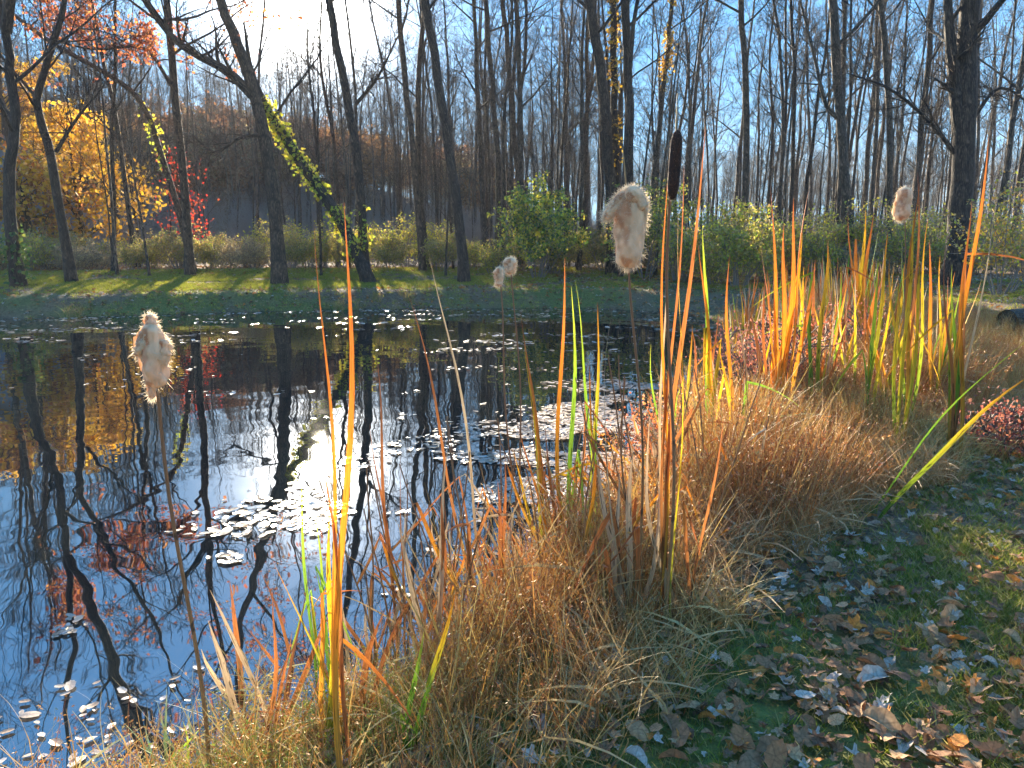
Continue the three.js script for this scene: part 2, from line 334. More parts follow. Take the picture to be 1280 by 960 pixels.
const heroes = [
  { seed: 11, px: [[350, 336], [333, 180], [300, 60], [276, 0]], d: 25.6, r: 0.3, h: 17, mat: M.barkBrown, limbs: 5, from: 0.6, label: 'thick bare tree leaning left beneath the sun with a long side bough', boughs: [{ px: [[318, 122], [285, 90], [228, 58], [190, 15], [150, -50, 24.5]], r: 0.17, len: 1.8 }, { px: [[330, 168], [300, 172, 25], [270, 190, 25], [240, 170, 25]], r: 0.06, len: 1 }] },
  { seed: 12, px: [[462, 332], [425, 275], [368, 190]], d: 26.5, r: 0.3, h: 8.5, mat: M.barkDark, limbs: 4, from: 0.6, reach: 0.5, vine: [3, 17, 3, LIME], label: 'steeply leaning tree trunk wrapped in yellow-green vine', vineLabel: 'yellow-green vine climbing the steeply leaning trunk', kids: [0, 4, 3, 2] },
  { seed: 13, px: [[458, 325], [443, 170], [412, 0]], d: 27, r: 0.22, h: 18, limbs: 7, from: 0.45, mat: M.barkBrown, label: 'dark straight tree just right of the vine-wrapped leaning trunk', boughs: [{ px: [[445, 130], [470, 100], [500, 40]], r: 0.07, len: 1.2 }], vine: [0, 3, 3, LIME], vineLabel: 'vine at the foot of the dark straight tree beside the leaning trunk' },
  { seed: 14, px: [[582, 330], [563, 190], [533, 0]], d: 26.8, r: 0.24, h: 19, mat: M.barkDark, limbs: 8, from: 0.45, label: 'dark leaning tree left of the large green bush' },
  { seed: 15, px: [[769, 268], [757, 130], [738, 0]], d: 30, r: 0.3, h: 20, mat: M.barkDark, label: 'left trunk of the cluster of three tall dark trunks' },
  { seed: 16, px: [[776, 268], [769, 130], [768, 0]], d: 30.6, r: 0.2, h: 19, mat: M.barkDark, label: 'middle trunk of the cluster of three, dotted with yellow vine', vine: [2, 14, 2, YEL], vineLabel: 'sparse yellow vine on the middle trunk of three' },
  { seed: 17, px: [[788, 266], [787, 130], [783, 0]], d: 30.3, r: 0.27, h: 20, mat: M.barkDark, label: 'right trunk of the cluster of three tall dark trunks' },
  { seed: 18, px: [[1203, 292], [1207, 160], [1214, 0]], d: 21, r: 0.4, h: 19, mat: M.barkDark, limbs: 8, label: 'very thick forked tree rising behind the cattails', boughs: [{ px: [[1203, 170], [1195, 110], [1187, 40], [1182, -60]], r: 0.24, len: 1.5, kids: 1 }, { px: [[1200, 200], [1160, 150], [1110, 110], [1060, 92]], r: 0.07, len: 1.4 }, { px: [[1215, 150], [1250, 110], [1300, 140]], r: 0.06, len: 1.2 }] },
  { seed: 19, px: [[1072, 258], [1052, 150], [1042, 0]], d: 27, r: 0.24, h: 19, limbs: 9, label: 'crooked grey tree with a bent bough at half height', boughs: [{ px: [[1054, 152], [1035, 135], [1018, 70], [1000, 0]], r: 0.1, len: 1.3 }] },
  { seed: 20, px: [[1121, 240], [1112, 120], [1102, 0]], d: 30, r: 0.17, h: 18, label: 'slim straight tree between the crooked and the thick forked trees' },
  { seed: 21, px: [[936, 225], [934, 110], [926, 0]], d: 33, r: 0.2, h: 19, label: 'straight grey tree behind the yellow-green bush by the cattails' },
  { seed: 22, px: [[236, 292], [222, 130], [208, 0]], d: 28, r: 0.2, h: 18, limbs: 12, from: 0.33, mat: M.barkBrown, name: 'red_leaved_tree', leaves: RED, leafCount: 1, leafSize: 0.16, keep: (p) => p.y > 5 && hash2(Math.round(p.x * 90), Math.round(p.y * 90)) < 0.75, reach: 0.33, label: 'tree with thin red leaves in its crown over the far lawn', boughs: [{ px: [[216, 110], [180, 60], [120, 62], [70, 52]], r: 0.07, len: 1.6 }] },
  { seed: 23, px: [[240, 292], [205, 200], [170, 120], [60, 50]], d: 29, r: 0.16, h: 12, limbs: 6, mat: M.barkBrown, leaves: RED, leafCount: 2, name: 'red_leaved_tree', label: 'arching tree leaning far left beside the red-leaved tree', vine: [4, 9, 1, LIME], vineLabel: 'yellow-green vine on the arching left-leaning tree' },
  { seed: 24, px: [[84, 292], [66, 200], [47, 130], [62, 70]], d: 25, r: 0.2, h: 15, from: 0.35, limbs: 9, mat: M.barkDark, label: 'dark forked tree in front of the golden maple', boughs: [{ px: [[70, 190], [95, 150], [128, 110]], r: 0.07, len: 1.4 }] },
  { seed: 25, px: [[18, 300], [12, 215], [20, 150], [8, 60]], d: 23.5, r: 0.24, h: 18, from: 0.3, limbs: 10, mat: M.barkDark, label: 'dark ivy-footed tree at the left end of the far lawn', reach: 0.34, boughs: [{ px: [[8, 40], [40, -190, 22], [90, -300, 21], [150, -340, 20.5], [215, -330, 20]], r: 0.16, len: 1.8, kids: 2 }, { px: [[8, 20], [60, -320, 22], [130, -420, 21], [190, -430, 20]], r: 0.13, len: 1.6 }], vine: [0, 3, 4, DGREEN], vineLabel: 'dark ivy round the foot of the left-hand tree' },
  { seed: 26, px: [[530, 290], [512, 150], [498, 0]], d: 31, r: 0.17, h: 18, mat: M.barkBrown, label: 'brown tree with a few orange leaves standing behind the dark leaning tree', leaves: ORA, leafCount: 1, keep: (p) => p.y < 10 && p.x > -1 },
  { seed: 27, px: [[626, 262], [618, 130], [606, 0]], d: 32, r: 0.16, h: 19, mat: M.barkBrown, label: 'slim brown tree behind the large green bush' },
  { seed: 28, px: [[655, 300], [640, 120], [628, 0]], d: 35, r: 0.17, h: 19, label: 'slim grey tree standing just behind the large green bush' },
  { seed: 29, px: [[808, 290], [830, 110], [840, 0]], d: 34, r: 0.15, h: 18, label: 'slim tree leaning right, next to the cluster of three', vine: [6, 12, 2, YEL], vineLabel: 'yellow vine on the slim tree leaning right' },
];
const GRP = 'bare trees in the wood behind the pond: ';
for (const h of heroes) heroTree(h);
// kinds of slender forest tree, then many of them
const kinds = [];
for (let k = 0; k < 8; k++) {
  const r = rng(300 + k), H = rr(15, 19, r), lean = rr(-1.8, 1.8, r), rad = rr(0.07, 0.135, r);
  kinds.push(makeTree([[0, 0, 0, rad], [lean * 0.2 + rr(-0.25, 0.25, r), H * 0.35, rr(-0.3, 0.3, r), rad * 0.85], [lean * 0.55 + rr(-0.3, 0.3, r), H * 0.68, rr(-0.4, 0.4, r), rad * 0.55], [lean, H, rr(-0.6, 0.6, r), 0.025]], { seed: 400 + k, limbs: 12, from: 0.32, kids: [0, 5, 4, 3], steep: 1.7, reach: 0.2, sides: 7, segs: 14 }));
}
{
  const r = rng(900), spots = [];
  let guard = 0;
  while (spots.length < 130 && guard++ < 9000) {
    const f = rr(28.5, 62, r), px = rr(-20, 1300, r), b = at(px, 250, f), x = b.x;
    const lane = x + 0.26 * f; if ((lane > -13 && lane < 5 && r() < 0.86) || (lane >= 5 && lane < 11 && r() < 0.5)) continue;   // the open lane below the sun
    if (x > 6 && f < 24) continue;
    if (spots.some(([a, c]) => Math.hypot(a - x, c - f) < 0.9)) continue;
    spots.push([x, f]);
  }
  spots.forEach(([x, f], i) => {
    const tone = ['grey', 'brown', 'pale grey', 'dark'][i % 4], t = kinds[i % kinds.length], m = [M.barkGrey, M.barkBrown, M.barkPale, M.barkDark][i % 4];
    const g = thing('forest_tree', 'slender bare tree with ' + tone + ' bark in the wood behind the pond', 'tree', onLand(x, f), GRP + tone);
    g.rotation.y = r() * 6.28; g.scale.setScalar(rr(0.8, 1.15, r));
    part('trunk', t.trunk, m, g); part('crown', t.crown, m, g);
  });
  // saplings: thin stems between the trunks
  const thin = []; for (let k = 0; k < 4; k++) { const q = rng(350 + k), H = rr(7.5, 11, q), lean = rr(-1.4, 1.4, q); thin.push(makeTree([[0, 0, 0, 0.045], [lean * 0.3, H * 0.4, rr(-0.2, 0.2, q), 0.036], [lean, H, 0.2, 0.01]], { seed: 450 + k, limbs: 9, from: 0.3, levels: 3, kids: [0, 5, 4], steep: 2, reach: 0.22, sides: 5, segs: 9 })); }
  for (let i = 0, g0 = 0; i < 110 && g0 < 4000; g0++) {
    const f = rr(27.5, 50, r), px = rr(-20, 1300, r), x = at(px, 250, f).x, lane = x + 0.26 * f; if (lane > -13 && lane < 4 && r() < 0.6) continue;
    const t = thin[i % 4], tone = ['grey', 'brown'][i % 2], g = thing('forest_sapling', 'thin bare ' + tone + ' sapling among the trees behind the pond', 'sapling', onLand(x, f), 'saplings in the wood: ' + tone), m = [M.barkGrey, M.barkBrown][i % 2]; i++;
    g.rotation.y = r() * 6.28; g.scale.setScalar(rr(0.8, 1.25, r)); part('trunk', t.trunk, m, g); part('crown', t.crown, m, g);
  }
  // the far wood, one grey mass
  for (let k = 0; k < 4; k++) {
    const mats = []; for (let n = 0; n < 210; n++) {
      const f = rr(62, 150, r), px = rr(-120, 1400, r), x = at(px, 250, f).x; const gy = height(x, f), low = sst(px, 760, 540), room = (1.65 + 0.122 * f - gy) / 17; mats.push(mtx(x, gy, -f, r() * 6.28, rr(0.75, 1, r) * THREE.MathUtils.lerp(0.92, clamp(room, 0.2, 0.92), low)));
    }
    stuff('distant_woodland', mergeGeometries([kinds[k].trunk, kinds[k].crown]), [M.barkBrown, M.barkGrey][k % 2], mats, null, 'grey mass of bare trees in the far wood');
  }
  // brush between the trunks
  const br = new MB(), tips = [], bo = { rnd: rng(31), levels: 3, kids: [0, 6, 4], lift: 0.1 };
  for (let k = 0; k < 12; k++) { const a = k * 2.4; grow(() => br, V(Math.cos(a) * 0.25, -0.1, Math.sin(a) * 0.25), V(Math.cos(a) * 0.5, 1, Math.sin(a) * 0.5).normalize(), rr(1.2, 2.6, bo.rnd), 0.018, 1, bo, tips); }
  const mats = []; for (let n = 0; n < 620; n++) { const f = rr(36, 110, r), px = rr(-60, 1340, r), x = at(px, 250, f).x; mats.push(mtx(x, height(x, f), -f, r() * 6.28, rr(0.7, 1.5, r) * (f < 55 ? 0.6 : 1))); }
  stuff('woodland_brush', br.geo(), M.twigGrey, mats, null, 'tangled leafless brush between the trunks of the wood');
  // autumn crowns on the far hill
  const hc = leavesAt(tips.map(([p, d]) => [p.clone().multiplyScalar(2.5), d]), [[0.8, 0.8, 0.8], [1, 1, 1], [0.6, 0.6, 0.6]], 6, 0.34, rng(8), 1.1), hm = [], hcol = [];
  for (let n = 0; n < 420; n++) { const f = rr(80, 135, r), x = rr(-120, -2, r); if (x > -22 && r() < 0.5) continue; hm.push(mtx(x, height(x, f) + rr(0, 2, r), -f, r() * 6.28, rr(0.65, 1.1, r))); const q = r(); hcol.push(q < 0.45 ? lin(0.25, 0.12, 0.06) : q < 0.75 ? lin(0.36, 0.18, 0.06) : lin(0.22, 0.17, 0.09)); }
  stuff('hillside_trees', hc, M.leafVC, hm, hcol, 'rust and brown autumn woodland on the far hill');
}
// golden trees and the house on the left
function leafTree(name, label, x, f, H, W, cols, seed, n, size = 0.22) {
  const t = makeTree([[0, 0, 0, 0.18], [0.1, H * 0.4, 0, 0.14], [0, H, 0.1, 0.03]], { seed, limbs: 12, from: 0.2, kids: [0, 5, 4], levels: 3, reach: W / H * 0.75, steep: 0.6 });
  const g = thing(name, label, 'tree', onLand(x, f)); part('trunk', t.trunk, M.barkDark, g); part('branches', t.crown, M.barkDark, g);
  part('foliage', leavesAt(t.tips, cols, n, size, rng(seed + 5), 0.8), M.leafVC, g);
}
leafTree('golden_maple', 'bright golden maple crown rising behind the house roof', -29.5, 46, 9.4, 7, YEL, 61, 13, 0.26);
leafTree('golden_maple', 'golden maple to the right of the house roof', -20.3, 36, 5.6, 4, YEL, 62, 7);
leafTree('orange_tree', 'low orange-leaved tree in front of the house wall', -21.5, 34, 4.2, 3.4, ORA.concat(YEL), 63, 6);
leafTree('orange_tree', 'rust-orange tree at the foot of the hill beside the maple', -30, 46, 9, 6, ORA, 64, 7);
leafTree('scarlet_sapling', 'small scarlet sapling behind the red-leaved tree', -14.6, 34, 4.6, 1.3, [[0.6, 0.05, 0.03], [0.55, 0.1, 0.04]], 65, 1, 0.14);
{
  const g = thing('house', 'grey-blue house half hidden among golden maples', 'house', onLand(-25.6, 40)); g.rotation.y = 0.5;
  const sh = new THREE.Shape([new THREE.Vector2(-4, -0.5), new THREE.Vector2(4, -0.5), new THREE.Vector2(4, 3), new THREE.Vector2(0, 5.6), new THREE.Vector2(-4, 3)]);
  const w = new THREE.ExtrudeGeometry(sh, { depth: 9, bevelEnabled: false }); w.translate(0, 0, -4.5);
  part('wall', w, std({ color: lin(0.24, 0.28, 0.34), roughness: 0.8 }), g);
  for (const s of [-1, 1]) { const rf = new THREE.BoxGeometry(5.1, 0.15, 9.8); rf.rotateZ(-s * Math.atan2(2.6, 4)); rf.translate(s * 2.08, 4.42, 0); part('roof_slope', rf, std({ color: lin(0.12, 0.12, 0.14), roughness: 0.9 }), g); }
  for (const x of [-2, 1.6]) { const wi = part('window', new THREE.BoxGeometry(1.2, 1.5, 0.1), std({ color: lin(0.7, 0.7, 0.7) }), g); wi.position.set(x, 1.6, 4.55); part('pane', new THREE.BoxGeometry(1, 1.3, 0.06), std({ color: lin(0.03, 0.04, 0.05), roughness: 0.05 }), wi).position.z = 0.04; }
}

// ---------------------------------------------------------------- shrubs along the edge of the wood
function shrubGeo(seed, H, W, cols, n, size) {
  const r = rng(seed), st = new MB(), tips = [], o = { rnd: r, levels: 3, kids: [0, 6, 4], lift: 0.04 };
  for (let k = 0; k < 11; k++) { const a = k * 2.4, w = W / H * 0.55; grow(() => st, V(Math.cos(a) * 0.15, -0.1, Math.sin(a) * 0.15), V(Math.cos(a) * w * rr(0.3, 1.3, r), 1, Math.sin(a) * w * rr(0.3, 1.3, r)).normalize(), H * rr(0.55, 1, r), 0.02, 1, o, tips); }
  return [st.geo(), leavesAt(tips, cols, n, size, rng(seed + 3), 0.22)];
}
function shrub(name, label, x, f, geos, s = 1, ry = 0, group) { const g = thing(name, label, 'shrub', onLand(x, f), group); g.scale.setScalar(s); g.rotation.y = ry; part('stems', geos[0], M.twigGrey, g); part('foliage', geos[1], M.leafVC, g); }
{
  const r = rng(41), kindsS = [shrubGeo(71, 1.7, 2.2, OLIVE, 5, 0.085), shrubGeo(72, 1.5, 1.9, OLIVE.concat(LIME), 4, 0.085), shrubGeo(73, 2, 1.6, LIME.concat(OLIVE), 4, 0.09), shrubGeo(74, 1.3, 2.2, [[0.46, 0.35, 0.18], [0.38, 0.26, 0.14], [0.54, 0.44, 0.22]], 4, 0.08)];
  const names = ['olive bush with dense dull leaves at the edge of the wood', 'low bush of mixed olive and yellow leaves at the edge of the wood', 'upright yellow-green bush at the edge of the wood', 'spreading straw-brown bush at the edge of the wood'];
  for (let k = 0; k < 62; k++) {
    const px = -30 + k * 21.8 + rr(-9, 9, r), f0 = px < 300 ? 28.6 + px / 300 * 2.4 : px < 600 ? 31 : px < 850 ? 30 : 25, f = f0 + (k % 3) * 1.1 + rr(0, 1, r), x = at(px, 320, f).x, q = (px > 850 ? [1, 2, 3, 2] : px > 330 && px < 560 ? [2, 1, 2, 0] : [0, 3, 1, 0])[Math.floor(r() * 4)];
    shrub('edge_shrub', names[q], x, f, kindsS[q], rr(0.75, 1.15, r) * (px < 600 ? 0.9 : 1), r() * 6.28, 'bushes along the edge of the wood: ' + ['olive', 'mixed', 'yellow-green', 'straw'][q]);
  }
  shrub('green_shrub', 'tall dense dark green bush standing behind the far bank', at(672, 320, 28.2).x, 28.2, shrubGeo(81, 3.1, 2.9, DGREEN.concat(LIME), 12, 0.12));
  shrub('ivy_mound', 'dark leafy mound at the foot of the three trunks', at(808, 320, 28).x, 28, shrubGeo(82, 3.4, 2.2, DGREEN.concat(OLIVE, LIME), 9, 0.11));
  shrub('yellow_shrub', 'broad yellow-green bush behind the right-hand cattails', at(925, 320, 24).x, 24, shrubGeo(83, 2.5, 3, LIME.concat(OLIVE), 9, 0.1));
  shrub('yellow_shrub', 'loose yellow-leaved bush beside the thick forked tree', at(1258, 320, 18).x, 18, shrubGeo(84, 2.6, 2.2, YEL.concat(LIME, OLIVE), 4, 0.08));
}

// ---------------------------------------------------------------- lawn grass, litter, floating leaves
function tuftGeo(seed, n, H, spread, cols, w) {
  const r = rng(seed), mb = new MB(true);
  for (let k = 0; k < n; k++) { const a = r() * 6.28, b = V(Math.cos(a), 0, Math.sin(a)).multiplyScalar(spread * r()), d = V(rr(-0.6, 0.6, r), 1, rr(-0.6, 0.6, r)).normalize(), h = H * rr(0.5, 1.1, r), c = cols[Math.floor(r() * cols.length)]; mb.strip([b, b.clone().addScaledVector(d, h * 0.55), b.clone().addScaledVector(d, h).add(V(d.x * h * 0.4, -h * 0.08, d.z * h * 0.4))], w, rdir(r), c); }
  return mb.geo();
}
const LAWN = [[0.17, 0.2, 0.02], [0.23, 0.25, 0.025], [0.12, 0.16, 0.018], [0.3, 0.26, 0.05]];
{
  const r = rng(51), far = tuftGeo(52, 14, 0.075, 0.09, [[0.27, 0.28, 0.03], [0.34, 0.33, 0.035], [0.2, 0.23, 0.025], [0.4, 0.34, 0.07]], 0.009), mats = [], cols = [];
  for (let n = 0; n < 110000; n++) {
    const x = rr(-26, 17, r), f = rr(12, 33, r), s = shore(x, f); if (s < 0.3 || s > 9.5) continue;
    const bare = fbm(x * 0.45 + 8, f * 0.7, 3), right = sst(x, -3, 3);
    if (bare + right * 0.22 > 0.58 && r() < 0.85) continue;
    if (s < 2 && r() < 0.8) continue;
    const k = rr(0.8, 1.3, r); mats.push(mtx(x, height(x, f, s) - 0.005, -f, r() * 6.28, rr(0.8, 1.4, r))); cols.push(lin(k, k, k));
  }
  stuff('far_lawn_grass', far, M.grassVC, mats, cols, 'sunlit short grass of the lawn across the pond');
  const near = [tuftGeo(53, 18, 0.07, 0.055, LAWN.concat([[0.2, 0.26, 0.03], [0.36, 0.3, 0.1]]), 0.0045), tuftGeo(54, 10, 0.09, 0.03, LAWN, 0.004)];
  for (let q = 0; q < 2; q++) {
    const m2 = [], c2 = []; for (let n = 0; n < (q ? 5000 : 34000); n++) {
      const x = rr(-0.9, 6.5, r), f = rr(1.2, 8.5, r), s = shore(x, f); if (s < 0.8) continue;
      const g = fbm(x * 0.9 + 20, f * 0.9, 3); if (g < 0.4 && r() < 0.75) continue; if (q && g < 0.5) continue;
      const k = rr(0.7, 1.2, r); m2.push(mtx(x, height(x, f, s) - 0.004, -f, r() * 6.28, rr(0.6, 1.25, r))); c2.push(lin(k, k, k * 0.9));
    }
    stuff('near_lawn_grass', near[q], M.grassVC, m2, c2, 'short green grass under the fallen leaves');
  }
  // low growth at the water's edge of the far bank
  const rush = tuftGeo(55, 26, 0.5, 0.14, [[0.4, 0.28, 0.1], [0.3, 0.2, 0.09], [0.25, 0.28, 0.06], [0.45, 0.3, 0.1]], 0.012), m3 = [];
  for (let n = 0; n < 900; n++) { const x = rr(-16, 6, r), f = rr(18, 25, r), s = shore(x, f); if (s < 0.05 || s > 1.1 || fbm(x * 0.6, f * 0.2, 2) < 0.4) continue; m3.push(mtx(x, height(x, f, s) - 0.02, -f, r() * 6.28, rr(0.4, 1.1, r))); }
  stuff('far_bank_rushes', rush, M.straw, m3, null, 'rusty tufts of grass along the far waterline');
}
// fallen leaf shapes: lobed, curled outlines with a midrib fold
function fallenGeo(seed, lobes, curl) {
  const r = rng(seed), mb = new MB(), n = 24, ring = [], fold = rr(0.1, 0.5, r) * curl, cx = rr(-0.4, 0.9, r) * curl, tw = rr(-0.7, 0.7, r) * curl;
  const shape = (u, v) => { const z = Math.abs(u) * fold + v * v * cx + u * v * tw + 0.05 * Math.sin(u * 9 + seed) * curl; return V(u, z, v); };
  const tips = [0, 1, 2, 3, 4, 5, 6].slice(0, lobes).map((k) => [lobes ? (k - (lobes - 1) / 2) * (lobes > 4 ? 0.95 : 1.1) + rr(-0.15, 0.15, r) : 0, rr(0.75, 1.1, r) * (1 - 0.1 * Math.abs(k - (lobes - 1) / 2))]), jag = Array.from({ length: n }, () => 1 + 0.22 * (r() - 0.5));
  const pt = (k, m) => { const a0 = k / n * Math.PI * 2, a = a0 > Math.PI ? a0 - 2 * Math.PI : a0; let l = lobes ? 0.42 : 1; for (const [c, e] of tips) l = Math.max(l, e * Math.exp(-(((a - c) / 0.42) ** 2))); l *= 0.5 * jag[k]; return shape(Math.sin(a) * l * m * (lobes ? 1 : rr(0.5, 0.58, r)), Math.cos(a) * l * m); };
  const c = mb.v(shape(0, 0), V(0, 1, 0), 0.5, 0.5); let prev = null;
  const rings = [0.55, 1].map((m) => { const ids = []; for (let k = 0; k < n; k++) { const p = pt(k, m); ids.push(mb.v(p, V(0, 1, 0), p.x + 0.5, p.z + 0.5)); } return ids; });
  for (let k = 0; k < n; k++) { const l = (k + 1) % n; mb.i.push(c, rings[0][k], rings[0][l], rings[0][k], rings[1][k], rings[1][l], rings[0][k], rings[1][l], rings[0][l]); }
  const g = mb.geo(); g.computeVertexNormals(); return g;
}
const FALL = []; for (let k = 0; k < 9; k++) FALL.push(fallenGeo(600 + k * 7, [5, 5, 0, 3, 5, 0, 3, 0, 5][k], [1.3, 0.8, 1.1, 0.9, 1.7, 1.6, 1.1, 0.6, 1.4][k]));
const veins = tex(128, 128, (x, y) => { const u = x / 128 - 0.5, v = y / 128 - 0.5, a = Math.atan2(u, v), rad = Math.hypot(u, v), rib = Math.min(1, Math.abs(Math.sin(a * 2.5)) * rad * 14), n = 0.72 + 0.4 * fbm(x / 9, y / 9, 4); const k = n * (0.86 + 0.14 * rib); return [k, k * 0.97, k * 0.93]; }, true, false);
const fallMat = (c, o) => leafy({ map: veins, color: c, roughness: 0.8, transmission: 0.3, specularIntensity: 0.25, ...o });
const FM = [['brown', lin(0.36, 0.2, 0.11)], ['tan', lin(0.56, 0.36, 0.2)], ['pale grey', lin(0.62, 0.56, 0.5)], ['orange', lin(0.7, 0.28, 0.06)], ['dark umber', lin(0.22, 0.13, 0.08)], ['russet', lin(0.46, 0.2, 0.09)]].map(([n, c]) => [n, fallMat(c, n === 'pale grey' ? { roughness: 0.45 } : {})]);
{
  const r = rng(91), pick = () => { const q = r(); return q < 0.3 ? 0 : q < 0.52 ? 1 : q < 0.63 ? 2 : q < 0.73 ? 3 : q < 0.87 ? 4 : 5; };
  const spots = []; let guard = 0;
  while (spots.length < 300 && guard++ < 20000) {
    const py = 620 + 360 * Math.sqrt(r()), px = 560 + 760 * r(), q = at(px, py, 1), t = EYE / (EYE - q.y), x = q.x * t, f = t; const s = shore(x, f);
    if (s < 1.05 || x < -0.1 || (fbm(x * 1.4, f * 1.4 + 9, 3) < 0.4 && r() < 0.6)) continue; spots.push([x, f, s]);
  }
  for (const [x, f, s] of spots) {
    const k = pick(), o = top('fallen_leaf', FALL[Math.floor(r() * 9)], FM[k][1]), z = rr(0.055, 0.125, r);
    o.scale.setScalar(z); o.rotation.set(rr(-0.5, 0.5, r), r() * 6.28, rr(-0.5, 0.5, r)); o.position.set(x, height(x, f, s) + 0.035 + 0.02 * r(), -f);
    tag(o, 'curled ' + FM[k][0] + ' fallen leaf on the grass beside the reeds', 'leaf', FM[k][0] + ' leaves fallen on the grass');
  }
  const tints = [lin(0.36, 0.2, 0.11), lin(0.52, 0.36, 0.22), lin(0.24, 0.14, 0.09), lin(0.56, 0.5, 0.44), lin(0.6, 0.26, 0.07), lin(0.42, 0.25, 0.14)], base = fallMat(lin(1, 1, 1));
  for (let q = 0; q < 5; q++) {
    const m = [], c = [];
    for (let n = 0; n < 8000; n++) { const x = rr(-1, 9, r), f = 1.2 + 11.8 * r() ** 1.6, s = shore(x, f); if (s < 0.5) continue; if (fbm(x * 1.4, f * 1.4 + 9, 3) < 0.4 && r() < 0.5) continue; m.push(mtx(x, height(x, f, s) + 0.02 + 0.02 * r(), -f, r() * 6.28, rr(0.035, 0.09, r), rr(-0.6, 0.6, r), rr(-0.6, 0.6, r))); c.push(tints[Math.floor(r() * 6)]); }
    for (let n = 0; n < 5200; n++) { const x = rr(-24, 16, r), f = rr(12, 34, r), s = shore(x, f); if (s < 0.1 || (s > 2.4 && s < 7 && x < -1 && r() < 0.85)) continue; m.push(mtx(x, height(x, f, s) + 0.03, -f, r() * 6.28, rr(0.07, 0.16, r), rr(-0.6, 0.6, r), rr(-0.6, 0.6, r))); c.push(tints[Math.floor(r() * 6)]); }
    stuff('leaf_litter', FALL[q], base, m, c, 'scattered small fallen leaves littering the banks');
  }
  // leaves afloat: a mat along the near shore, rafts, strays and a line on the far side
  const floatPlace = () => {
    const q = r(); let x, f;
    if (q < 0.86) { x = rr(-2.4, 3.4, r); f = rr(2.6, 11, r); const s = shore(x, f); if ((x < -1.1 && f < 3.5 && r() < 0.9) || s > -0.05 || s < -2.8 || r() > Math.exp(-((s + 0.8) ** 2) / 1.2) || fbm(x * 1.1 + 4, f * 1.1, 3) < 0.36) return null; }
    else if (q < 0.94) { x = rr(-9, 3, r); f = rr(4, 16, r); if (fbm(x * 0.55 + 30, f * 1.5, 3) < 0.57 || shore(x, f) > -0.1) return null; if (x < -1.6 && r() < 0.75) return null; }
    else { x = rr(-14, 5, r); f = rr(15, 23.4, r); const s = shore(x, f); if (s > -0.05 || (s < -0.5 && fbm(x * 0.8, f * 2.5, 2) < 0.47)) return null; }
    return [x, f];
  };
  const FL = [fallMat(lin(0.5, 0.4, 0.32), { roughness: 0.3, transmission: 0.15, specularIntensity: 1 }), fallMat(lin(0.36, 0.25, 0.17), { roughness: 0.32, transmission: 0.15, specularIntensity: 1 }), fallMat(lin(0.58, 0.52, 0.48), { roughness: 0.28, transmission: 0.15, specularIntensity: 1 })];
  const flat = [7, 3, 1].map((k) => fallenGeo(800 + k, [0, 0, 3][k % 3], 0.3)), all = []; guard = 0;
  while (all.length < 8000 && guard++ < 200000) { const p = floatPlace(); if (p) all.push(p); }
  const vis = ([x, f]) => Math.abs(x) < f * 0.7 && f > 2.6;
  all.sort((a, b) => (vis(b) ? 1 / b[1] : 0) - (vis(a) ? 1 / a[1] : 0));
  const fn = ['pale tan', 'brown', 'whitish'];
  const rest = [[], [], []];
  all.forEach(([x, f], i) => {
    const k = r() < 0.45 ? 0 : r() < 0.5 ? 1 : 2, sc = rr(0.045, 0.085, r) * (f > 14 ? 1.7 : f < 4 ? 0.65 : 1) * (r() < 0.2 ? 1.5 : 1), m = mtx(x, WATER + 0.008 + 0.006 * r(), -f, r() * 6.28, sc, rr(-0.12, 0.12, r), rr(-0.12, 0.12, r));
    if (i < 300) { const o = top('floating_leaf', flat[i % 3], FL[k]); m.decompose(o.position, o.quaternion, o.scale); tag(o, fn[k] + ' dead leaf floating on the pond near the reeds', 'leaf', fn[k] + ' leaves afloat by the near shore'); }
    else rest[i % 3].push(m);
  });
  rest.forEach((m, k) => stuff('floating_leaf_mat', flat[k], FL[k], m, null, 'mats of pale dead leaves afloat on the pond'));
  // a few narrow reed pieces afloat in the near corner
}

